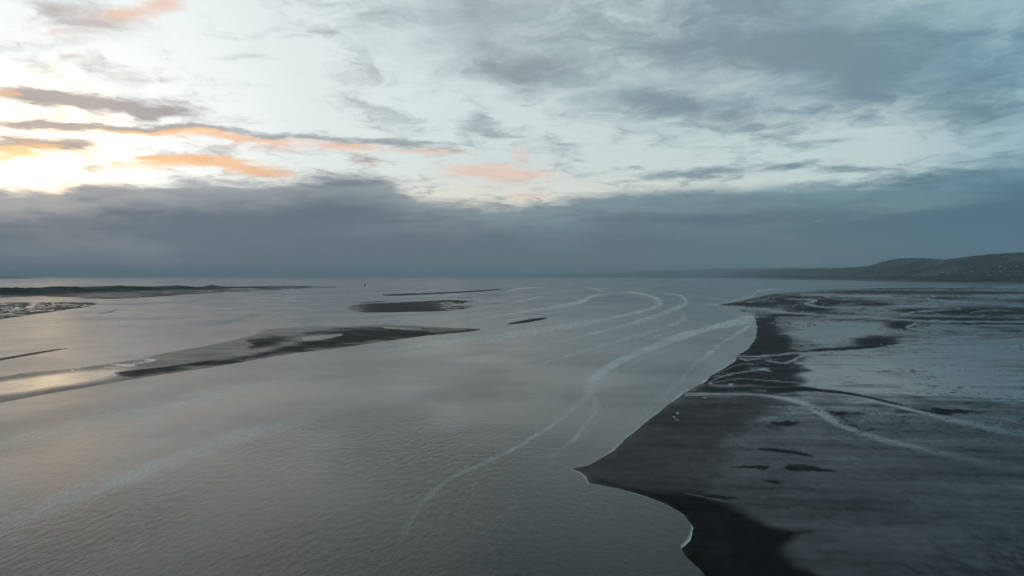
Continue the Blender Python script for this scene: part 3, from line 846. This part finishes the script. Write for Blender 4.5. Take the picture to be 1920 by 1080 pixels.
def land(name, label, xs, ridge, base, deep, foot, mat, rough, seed, nrow=40, shelf=0.45, back=1.6):
    """a strip of land: base = table px x -> row of its shore; ridge = table px x -> row of its skyline; deep = ridge distance / shore distance.
    foot = height of the shelf before the slope, as a share of the ridge"""
    X, Y, Z = [], [], []
    yb = interp(xs, base)
    yr = interp(xs, ridge)
    d0 = CAM_H / ((yb - Y_HOR) / F_PX)                  # depth of the shore
    d1 = d0 * deep
    hr = CAM_H + (Y_HOR - yr) / F_PX * d1
    lat = (xs - 960.0) / F_PX
    for i in range(nrow):
        s = i / (nrow - 1) * back                       # 0 shore, 1 ridge, more: the far side
        d = d0 + (d1 - d0) * s
        if s <= 1:
            h = hr * (foot * sstep(0, 0.10, s) + (1 - foot) * sstep(shelf, 1.0, s)) if foot else hr * sstep(0, 1, s)
        else:
            h = hr * (1 - sstep(1.0, back + 0.001, s))
        X.append(lat * d)
        Y.append(d)
        Z.append(np.full_like(xs, 0.0) + h)
    X, Y, Z = np.array(X), np.array(Y), np.array(Z)
    sc = np.maximum(Y.mean() / 14, 40)
    n = fbm(X / sc, Y / sc, seed, 5, 0.55) - 0.5
    gate = sstep(0, hr.mean() * 0.4 + 0.1, Z)
    S = (np.arange(nrow) / (nrow - 1) * back)[:, None]
    # the noise relaxes at the ridge line so that the traced skyline stays
    Z = Z + n * rough * gate * (0.25 + 0.75 * np.clip(np.abs(S - 1) * 3, 0, 1))
    Z[0] = -1.5
    Z[-1] = -1.5
    me = mesh_np(name, np.stack([X, Y, Z], -1).reshape(-1, 3), grid_quads(nrow, len(xs))[:, ::1], mat)
    o = link(name, me, kind='structure', label=label)
    return X, Y, Z


hx = np.arange(1560, 2500, 3.0)
HX, HY, HZ = land('hill', 'dark wooded hill with scattered houses at the far right', hx,
                  [(1560, 504.5), (1600, 502.5), (1625, 500.5), (1640, 496.5), (1655, 492), (1668, 489), (1692, 485.8), (1715, 486), (1745, 486.3), (1757, 488), (1770, 487.3), (1790, 486.5), (1815, 483.5), (1840, 480.5), (1870, 478.5), (1900, 477), (1930, 475.5), (2050, 468), (2500, 455)],
                  [(1560, 524.6), (1640, 526.2), (1720, 528.2), (1800, 530), (1920, 531.2), (2100, 532.5), (2500, 536)], 1.55, 0.10, M_HILL, 34.0, 131, 48, 0.16)
mx = np.arange(1330, 1720, 3.0)
MX, MY, MZ = land('hill', 'low wooded shore between the headland and the hill', mx,
                  [(1330, 512.5), (1420, 508), (1480, 506.5), (1560, 505.3), (1610, 504.5), (1660, 503), (1720, 500)],
                  [(1330, 520.7), (1400, 521.8), (1480, 523.6), (1560, 525.0), (1640, 526.6), (1720, 528.4)], 1.4, 0.14, M_HILL, 22.0, 137, 30, 0.25)
fx_ = np.arange(900, 1760, 3.0)
FX, FY, FZ = land('headland', 'long low headland on the right horizon', fx_,
     [(900, 518.4), (1000, 517.6), (1060, 515.8), (1110, 513.8), (1170, 511.3), (1200, 508.6), (1240, 507.4), (1300, 506.3), (1340, 504.5), (1400, 503.3), (1500, 502.3), (1620, 501.5), (1760, 499)],
     [(900, 519.6), (1050, 519.9), (1200, 520.3), (1300, 520.6), (1400, 521.2), (1760, 523)], 1.35, 0.12, M_HILL, 30.0, 139, 26, 0.2)
lx = np.arange(-500, 100, 3.0)
land('headland', 'faint high ground behind the dunes at the left edge', lx, [(-500, 508), (-200, 513), (-40, 516.5), (10, 518.5), (40, 520), (60, 521.2), (99, 522.2)], [(-500, 522), (99, 522.3)], 1.3, 0.1, M_HILL, 14.0, 141, 20, 0.2)
dx_ = np.arange(-400, 652, 1.5)
DX, DY, DZ = land('dunes', 'low grassy dunes along the left horizon', dx_,
                  [(-400, 537), (-60, 538.5), (0, 540.2), (60, 539.6), (110, 538.2), (170, 538), (205, 537), (222, 535.8), (236, 537.3), (290, 537), (318, 535.9), (335, 535.6), (355, 537.2), (372, 538.3), (386, 537.6), (397, 534.6), (410, 537.6), (425, 538.3),
                   (470, 538.0), (520, 537.6), (580, 537.2), (620, 537.0), (652, 537.1)],
                  [(-400, 557), (0, 555), (60, 554.2), (110, 552.2), (170, 549.5), (240, 547.5), (320, 545.0), (400, 542.5), (480, 540.6), (560, 539.0), (620, 537.9), (652, 537.4)], 1.10, 0.0, M_DUNE, 3.0, 145, 26)


FOOT = [(1613, 516.8), (1622, 517.5), (1644, 518), (1648, 518.2), (1655.5, 514.3), (1658.5, 516.5), (1663, 515.3), (1666, 516.2), (1670, 516.5), (1673.5, 510.5), (1693, 511), (1698, 511), (1706, 517.2), (1711, 516.8), (1716, 517.8), (1720, 516.5),
        (1724, 514.5), (1730, 517), (1734, 514), (1738, 516.8), (1742, 512.5), (1746, 516.2), (1752, 515.5), (1757, 516), (1762, 510.6), (1765.5, 510.9), (1770, 511), (1776, 514), (1782, 511), (1793, 511), (1806, 512.8), (1812, 513)]
SLOPE = [(1836, 507), (1848, 506.5), (1849.5, 511), (1855, 517), (1860, 497.5), (1862, 510), (1868, 517.5), (1876, 509.5), (1882, 507), (1885, 516.5), (1890, 508.5), (1891, 516.8), (1895, 510), (1899, 507), (1905, 509.5), (1912, 509), (1914, 515.8)]
SHORE = [(1511, 517.5), (1518, 518), (1528, 515.3), (1533, 515.2), (1541, 518), (1549, 517.5), (1590, 513)]
HOUSE_SPOTS = FOOT + SLOPE + SHORE + [(1876.5, 499.5), (1908, 500.0), (1886.5, 502), (1822.5, 510)]

# ------------------------------------------------------------------ far woods: low-poly crowns, one mass each
def wood(name, label, pts, sizes, seed, mat=M_LEAF, cat='woodland'):
    r = np.random.default_rng(seed)
    t = (1 + 5 ** 0.5) / 2
    ico = np.array([(-1, t, 0), (1, t, 0), (-1, -t, 0), (1, -t, 0), (0, -1, t), (0, 1, t), (0, -1, -t), (0, 1, -t), (t, 0, -1), (t, 0, 1), (-t, 0, -1), (-t, 0, 1)]) / math.hypot(1, t)
    tri = np.array([(0, 11, 5), (0, 5, 1), (0, 1, 7), (0, 7, 10), (0, 10, 11), (1, 5, 9), (5, 11, 4), (11, 10, 2), (10, 7, 6), (7, 1, 8), (3, 9, 4), (3, 4, 2), (3, 2, 6), (3, 6, 8), (3, 8, 9), (4, 9, 5), (2, 4, 11), (6, 2, 10), (8, 6, 7), (9, 8, 1)])
    n = len(pts)
    j = 1 + (r.random((n, 12, 1)) - 0.5) * 0.6
    sz = np.asarray(sizes)[:, None, None] * np.array([[[1.0, 1.0, 0.85]]]) * (0.75 + 0.5 * r.random((n, 1, 3)))
    V = ico[None] * j * sz + np.asarray(pts)[:, None, :] + np.array([0, 0, 0.45]) * sz
    T = tri[None] + (np.arange(n) * 12)[:, None, None]
    return link(name, mesh_np(name, V.reshape(-1, 3), None, mat, smooth=False, tris=T.reshape(-1, 3)), kind='stuff', label=label, category=cat)


def scatter(XX, YY, ZZ, n, lo, hi, seed, keep=None, xlim=(0, 1)):
    """n points on a land strip between rows lo..hi (shares of the strip)"""
    r = np.random.default_rng(seed)
    nr, nc = XX.shape
    fi = lo * (nr - 1) + r.random(n) * (hi - lo) * (nr - 1)
    fj = (xlim[0] + r.random(n) * (xlim[1] - xlim[0])) * (nc - 1.01)
    i, j = fi.astype(int), fj.astype(int)
    a, b = (fi - i)[:, None], (fj - j)[:, None]
    G = np.stack([XX, YY, ZZ], -1)
    i2 = np.minimum(i + 1, nr - 1)
    P_ = (G[i, j] * (1 - b) + G[i, j + 1] * b) * (1 - a) + (G[i2, j] * (1 - b) + G[i2, j + 1] * b) * a
    if keep is not None:
        P_ = P_[keep(P_, r)]
    return P_


clump = lambda s, th, sc: (lambda p, r: fbm(p[:, 0] / sc, p[:, 1] / sc, s, 3) + (r.random(len(p)) - .5) * .15 > th)


def clear(P_):
    u_, v_ = to_px(P_[:, 0], P_[:, 1], P_[:, 2])
    ok = np.ones(len(P_), bool)
    for hx_, hy_ in HOUSE_SPOTS:
        ok &= ~((np.abs(u_ - hx_) < 4.0) & (v_ > hy_ - 2.0) & (v_ < hy_ + 2.4))
    return P_[ok]


p1 = scatter(HX, HY, HZ, 9000, 0.03, 0.14, 151, None, (0.0, 0.5))
p2 = scatter(HX, HY, HZ, 15000, 0.14, 0.72, 152, clump(153, 0.47, 420), (0.0, 0.5))
p1, p2 = clear(p1), clear(p2)
rs = np.random.default_rng(3)
wood('woodland', 'dark belt of trees along the shore under the hill', p1, 11 + rs.random(len(p1)) * 9, 154)
wood('woodland', 'patchy dark woods over the slopes of the far hill', p2, 9 + rs.random(len(p2)) * 8, 155)
p3 = scatter(MX, MY, MZ, 9000, 0.05, 0.75, 156, clump(157, 0.44, 500))
p3 = clear(p3)
wood('woodland', 'dark trees along the low far shore', p3, 14 + rs.random(len(p3)) * 12, 158)
p4 = scatter(DX, DY, DZ, 5000, 0.25, 0.75, 159, clump(160, 0.50, 90), (0.25, 0.95))
wood('dune_scrub', 'low dark scrub on the dunes', p4, 1.2 + rs.random(len(p4)) * 1.6, 161, M_DUNE, 'scrub')

# ------------------------------------------------------------------ houses on the hill
def flat_mat(name, col, rough=0.8, jit=0.06):
    m, k = new_mat(name)
    pos = k.new('ShaderNodeNewGeometry').outputs['Position']
    n = k.noise(pos, 0.7, 3.0, 0.6)
    b = k.new('ShaderNodeBsdfPrincipled')
    k.put(b.inputs['Base Color'], k.mix(n, tuple(c * (1 - jit * 2) for c in col[:3]) + (1,), tuple(min(1, c * (1 + jit)) for c in col[:3]) + (1,)))
    b.inputs['Roughness'].default_value = rough
    finish(k, b)
    return m


M_WALLS = [flat_mat('white render', (0.66, 0.65, 0.62, 1)), flat_mat('cream render', (0.46, 0.43, 0.37, 1)), flat_mat('grey pebbledash', (0.32, 0.31, 0.30, 1))]
M_SLATE = flat_mat('slate roof', (0.12, 0.12, 0.13, 1), 0.6)
M_GLASS = flat_mat('window glass', (0.03, 0.035, 0.04, 1), 0.15)
M_DARK = flat_mat('tarred iron', (0.035, 0.035, 0.036, 1), 0.6)
M_PALE = flat_mat('pale roof sheet', (0.55, 0.56, 0.56, 1), 0.5)


def box(x0, x1, y0, y1, z0, z1):
    v = [(x, y, z) for z in (z0, z1) for y in (y0, y1) for x in (x0, x1)]
    f = [(0, 2, 3, 1), (4, 5, 7, 6), (0, 1, 5, 4), (2, 6, 7, 3), (0, 4, 6, 2), (1, 3, 7, 5)]
    return v, f


def raw(name, vf, mat):
    me = bpy.data.meshes.new(name)
    V, F = [], []
    for v, f in vf:
        o = len(V)
        V += v
        F += [tuple(i + o for i in q) for q in f]
    me.from_pydata(V, [], F)
    me.materials.append(mat)
    return me


def house_parts(L, W, Hh, wall, roofm):
    rise = W * 0.42
    gab = ([(-L / 2, -W / 2, -3), (L / 2, -W / 2, -3), (L / 2, W / 2, -3), (-L / 2, W / 2, -3), (-L / 2, -W / 2, Hh), (L / 2, -W / 2, Hh), (L / 2, W / 2, Hh), (-L / 2, W / 2, Hh), (-L / 2, 0, Hh + rise), (L / 2, 0, Hh + rise)],
           [(0, 3, 2, 1), (0, 1, 5, 4), (2, 3, 7, 6), (1, 2, 6, 9, 5), (3, 0, 4, 8, 7)])
    e, t = 0.5, 0.3
    roof = []
    for s in (-1, 1):
        y0, z0 = s * (W / 2 + e), Hh - e * rise / (W / 2)
        q = [(-L / 2 - e, y0, z0 + .05), (L / 2 + e, y0, z0 + .05), (L / 2 + e, 0, Hh + rise + .05), (-L / 2 - e, 0, Hh + rise + .05)]
        q += [(a, b, c + t) for a, b, c in q]
        roof.append((q, [(0, 1, 2, 3), (4, 7, 6, 5), (0, 4, 5, 1), (1, 5, 6, 2), (2, 6, 7, 3), (3, 7, 4, 0)]))
    return (raw('wall', [gab], wall), raw('roof', roof, roofm), raw('chimney', [box(L / 2 - 1.6, L / 2 - 0.5, -0.7, 0.7, Hh + rise - 0.8, Hh + rise + 1.6)], wall),
            raw('window', [box(-0.7, 0.7, -0.06, 0.06, 0, 1.5)], M_GLASS), raw('door', [box(-0.55, 0.55, -0.06, 0.06, 0, 2.1)], M_DARK))


KINDS_ = {}
for nm, dims in {'cottage': (10, 7.5, 5.0), 'villa': (14, 9, 6.2), 'terrace': (24, 8.5, 5.8), 'hall': (30, 16, 6.5)}.items():
    KINDS_[nm] = [(house_parts(*dims, w, M_PALE if nm == 'hall' else M_SLATE), dims) for w in M_WALLS]


def hill_point(x, y, XX=None, YY=None, ZZ=None):
    """where the sight line of pixel x, y meets the land strip"""
    v_ = px_dir(x, y)
    best = None
    XX, YY, ZZ = (HX, HY, HZ) if XX is None else (XX, YY, ZZ)
    col = np.clip(np.searchsorted((XX[0] / YY[0] * F_PX + 960), x), 1, XX.shape[1] - 1)
    prof_y, prof_z = YY[:, col], ZZ[:, col]
    ray = CAM_H + v_[2] / v_[1] * prof_y
    k_ = np.nonzero(prof_z >= ray)[0]
    i = k_[0] if len(k_) else int(np.argmin(np.abs(prof_z - ray)))
    if i > 0:
        a, b = prof_z[i - 1] - ray[i - 1], prof_z[i] - ray[i]
        t = 0 if a == b else np.clip(-a / (b - a), 0, 1)
        yy = prof_y[i - 1] + t * (prof_y[i] - prof_y[i - 1])
        zz = prof_z[i - 1] + t * (prof_z[i] - prof_z[i - 1])
    else:
        yy, zz = prof_y[0], max(prof_z[0], 0.2)
    return np.array([v_[0] / v_[1] * yy, yy, zz])


def house(pt, kind, wall, rot, label, group=None, scale=1.0):
    (wm, rm, cm, wi, do), (L, W, Hh) = KINDS_[kind][wall]
    root = bpy.data.objects.new('house', None)
    C.objects.link(root)
    root.location = pt
    root.rotation_euler = (0, 0, rot)
    root.scale = (scale,) * 3
    root['label'] = label
    root['category'] = 'house'
    if group:
        root['group'] = group
    link('wall', wm, root)
    ro = link('roof', rm, root)
    link('chimney', cm, ro)
    n = max(2, int(L / 4))
    for i in range(n):
        x = -L / 2 + L * (i + 0.5) / n
        o = link('window', wi, root)
        o.location = (x, -W / 2 - 0.03, 3.4)
        if i == n // 2:
            o = link('door', do, root)
            o.location = (x, -W / 2 - 0.03, 0.05)
        else:
            o = link('window', wi, root)
            o.location = (x, -W / 2 - 0.03, 0.9)


rh = random.Random(5)
house(hill_point(1876.5, 499.5), 'terrace', 0, 0.05, 'bright white house standing highest up the far hill', scale=1.25)
house(hill_point(1908, 500.0), 'villa', 0, 0.3, 'white house high on the hill at the right edge', scale=1.2)
house(hill_point(1886.5, 502), 'villa', 2, 0.2, 'grey house on the hill between the two white ones', scale=1.1)
house(hill_point(1822.5, 510), 'hall', 1, 0.1, 'long pale roofed hall on the lower hillside', scale=1.1)
ORD = ('leftmost second third fourth fifth sixth seventh eighth ninth tenth eleventh twelfth thirteenth fourteenth fifteenth sixteenth seventeenth eighteenth nineteenth twentieth '
       'twenty-first twenty-second twenty-third twenty-fourth twenty-fifth twenty-sixth twenty-seventh twenty-eighth twenty-ninth thirtieth thirty-first thirty-second').split()
TONE = ('white', 'cream', 'grey')


def row_of_houses(spots, kinds, walls, where, group, lo, hi, strip=()):
    for i, (x, y) in enumerate(sorted(spots)):
        kind_, w_ = rh.choice(kinds), rh.choice(walls)
        size = {'cottage': 'small', 'villa': 'square', 'terrace': 'long'}[kind_]
        place = ORD[0] + ' house' if i == 0 else ORD[i] + ' house from the left'
        house(hill_point(x, y, *strip), kind_, w_, rh.uniform(-.5, .5), f'{size} {TONE[w_]} {place} {where}', group, rh.uniform(lo, hi))


row_of_houses(FOOT, ['cottage', 'villa', 'villa', 'terrace'], [0, 0, 1, 2], 'along the foot of the hill', 'houses along the foot of the hill', 1.0, 1.3)
row_of_houses(SLOPE, ['cottage', 'villa', 'terrace'], [0, 1, 1, 2], 'on the slope near the right edge', 'houses on the slope at the right edge', 0.8, 1.05)
row_of_houses(SHORE, ['villa', 'terrace'], [0, 1], 'on the low far shore', 'houses on the low far shore', 1.1, 1.3, (MX, MY, MZ))
house(hill_point(1245.5, 510.0, FX, FY, FZ), 'hall', 0, 0.1, 'single bright house high on the long headland', scale=1.6)


# ------------------------------------------------------------------ the beacon in the channel
def ring(r, z, n=12, sq=False):
    return [(r * math.cos(2 * math.pi * i / n), r * math.sin(2 * math.pi * i / n), z) for i in range(n)]


def lathe(name, prof, mat, n=12):
    V, F = [], []
    for r, z in prof:
        V += ring(r, z, n)
    for k_ in range(len(prof) - 1):
        for i in range(n):
            F.append((k_ * n + i, k_ * n + (i + 1) % n, (k_ + 1) * n + (i + 1) % n, (k_ + 1) * n + i))
    F.append(tuple(range(n))[::-1])
    F.append(tuple(range((len(prof) - 1) * n, len(prof) * n)))
    me = bpy.data.meshes.new(name)
    me.from_pydata(V, [], F)
    me.materials.append(mat)
    return me


bp = px_ground(684.3, 536.4)
beacon = bpy.data.objects.new('beacon', None)
C.objects.link(beacon)
beacon.location = bp
beacon.scale = (1.4, 1.4, 1.0)
beacon['label'] = 'slim dark channel beacon standing alone in the far water'
beacon['category'] = 'beacon'
link('base', lathe('base', [(3.4, -3), (3.4, 1.2), (3.0, 1.6), (3.0, 3.0)], M_DARK), beacon)
link('tower', lathe('tower', [(2.4, 2.9), (2.1, 7), (1.7, 13.5)], M_DARK), beacon)
gal = link('gallery', lathe('gallery', [(1.7, 13.4), (2.5, 13.8), (2.5, 14.2), (1.5, 14.3)], M_DARK), beacon)
for i in range(8):
    a_ = i * math.pi / 4
    o = link('rail_post', raw('rail_post', [box(-.06, .06, -.06, .06, 14.1, 15.3)], M_DARK), gal)
    o.location = (2.35 * math.cos(a_), 2.35 * math.sin(a_), 0)
link('lantern', lathe('lantern', [(1.2, 14.2), (1.2, 16.6), (1.45, 16.7), (0.5, 18.0)], M_DARK), beacon)
link('mast', lathe('mast', [(0.12, 17.9), (0.10, 21.0)], M_DARK, 6), beacon)

# ------------------------------------------------------------------ weed-grown stones at the lower right
pts_w = []
rw = np.random.default_rng(77)
while len(pts_w) < 240:
    x, y = 1720 + rw.random() * 350, 1015 + rw.random() * 160
    edge_ = (y - (1078 - (x - 1640) * 0.30)) / 45
    if rw.random() < np.clip(edge_, 0.02, 1) and vnoise(np.array([x / 26.0]), np.array([y / 9.0]), 9)[0] > 0.45:
        pts_w.append(px_ground(x, y) + np.array([0, 0, 0.30]))
wo_ = wood('seaweed', 'dark weed clumps strewn over the mud at the lower right corner', np.array(pts_w), 0.05 + rw.random(len(pts_w)) ** 3 * 0.22, 171, flat_mat('black weed', (0.012, 0.013, 0.011, 1), 0.6), 'seaweed')

# ------------------------------------------------------------------ haze: one closed box of thin, even air
hb = link('haze', bpy.data.meshes.new('haze'), kind='stuff', label='thin blue grey evening haze over the estuary')
v_, f_ = box(-190000, 190000, -190000, 190000, -6.0, float(HZ.max()) + 60.0)
hb.data.from_pydata(v_, [], f_)
hm = bpy.data.materials.new('haze')
hm.use_nodes = True
hk = NG(hm.node_tree)
pv = hk.new('ShaderNodeVolumePrincipled')
pv.inputs['Color'].default_value = (0.90, 0.97, 1.0, 1)
pv.inputs['Density'].default_value = 4.4e-5
pv.inputs['Anisotropy'].default_value = 0.0
ho = hk.new('ShaderNodeOutputMaterial')
hk.t.links.new(pv.outputs[0], ho.inputs['Volume'])
hb.data.materials.append(hm)
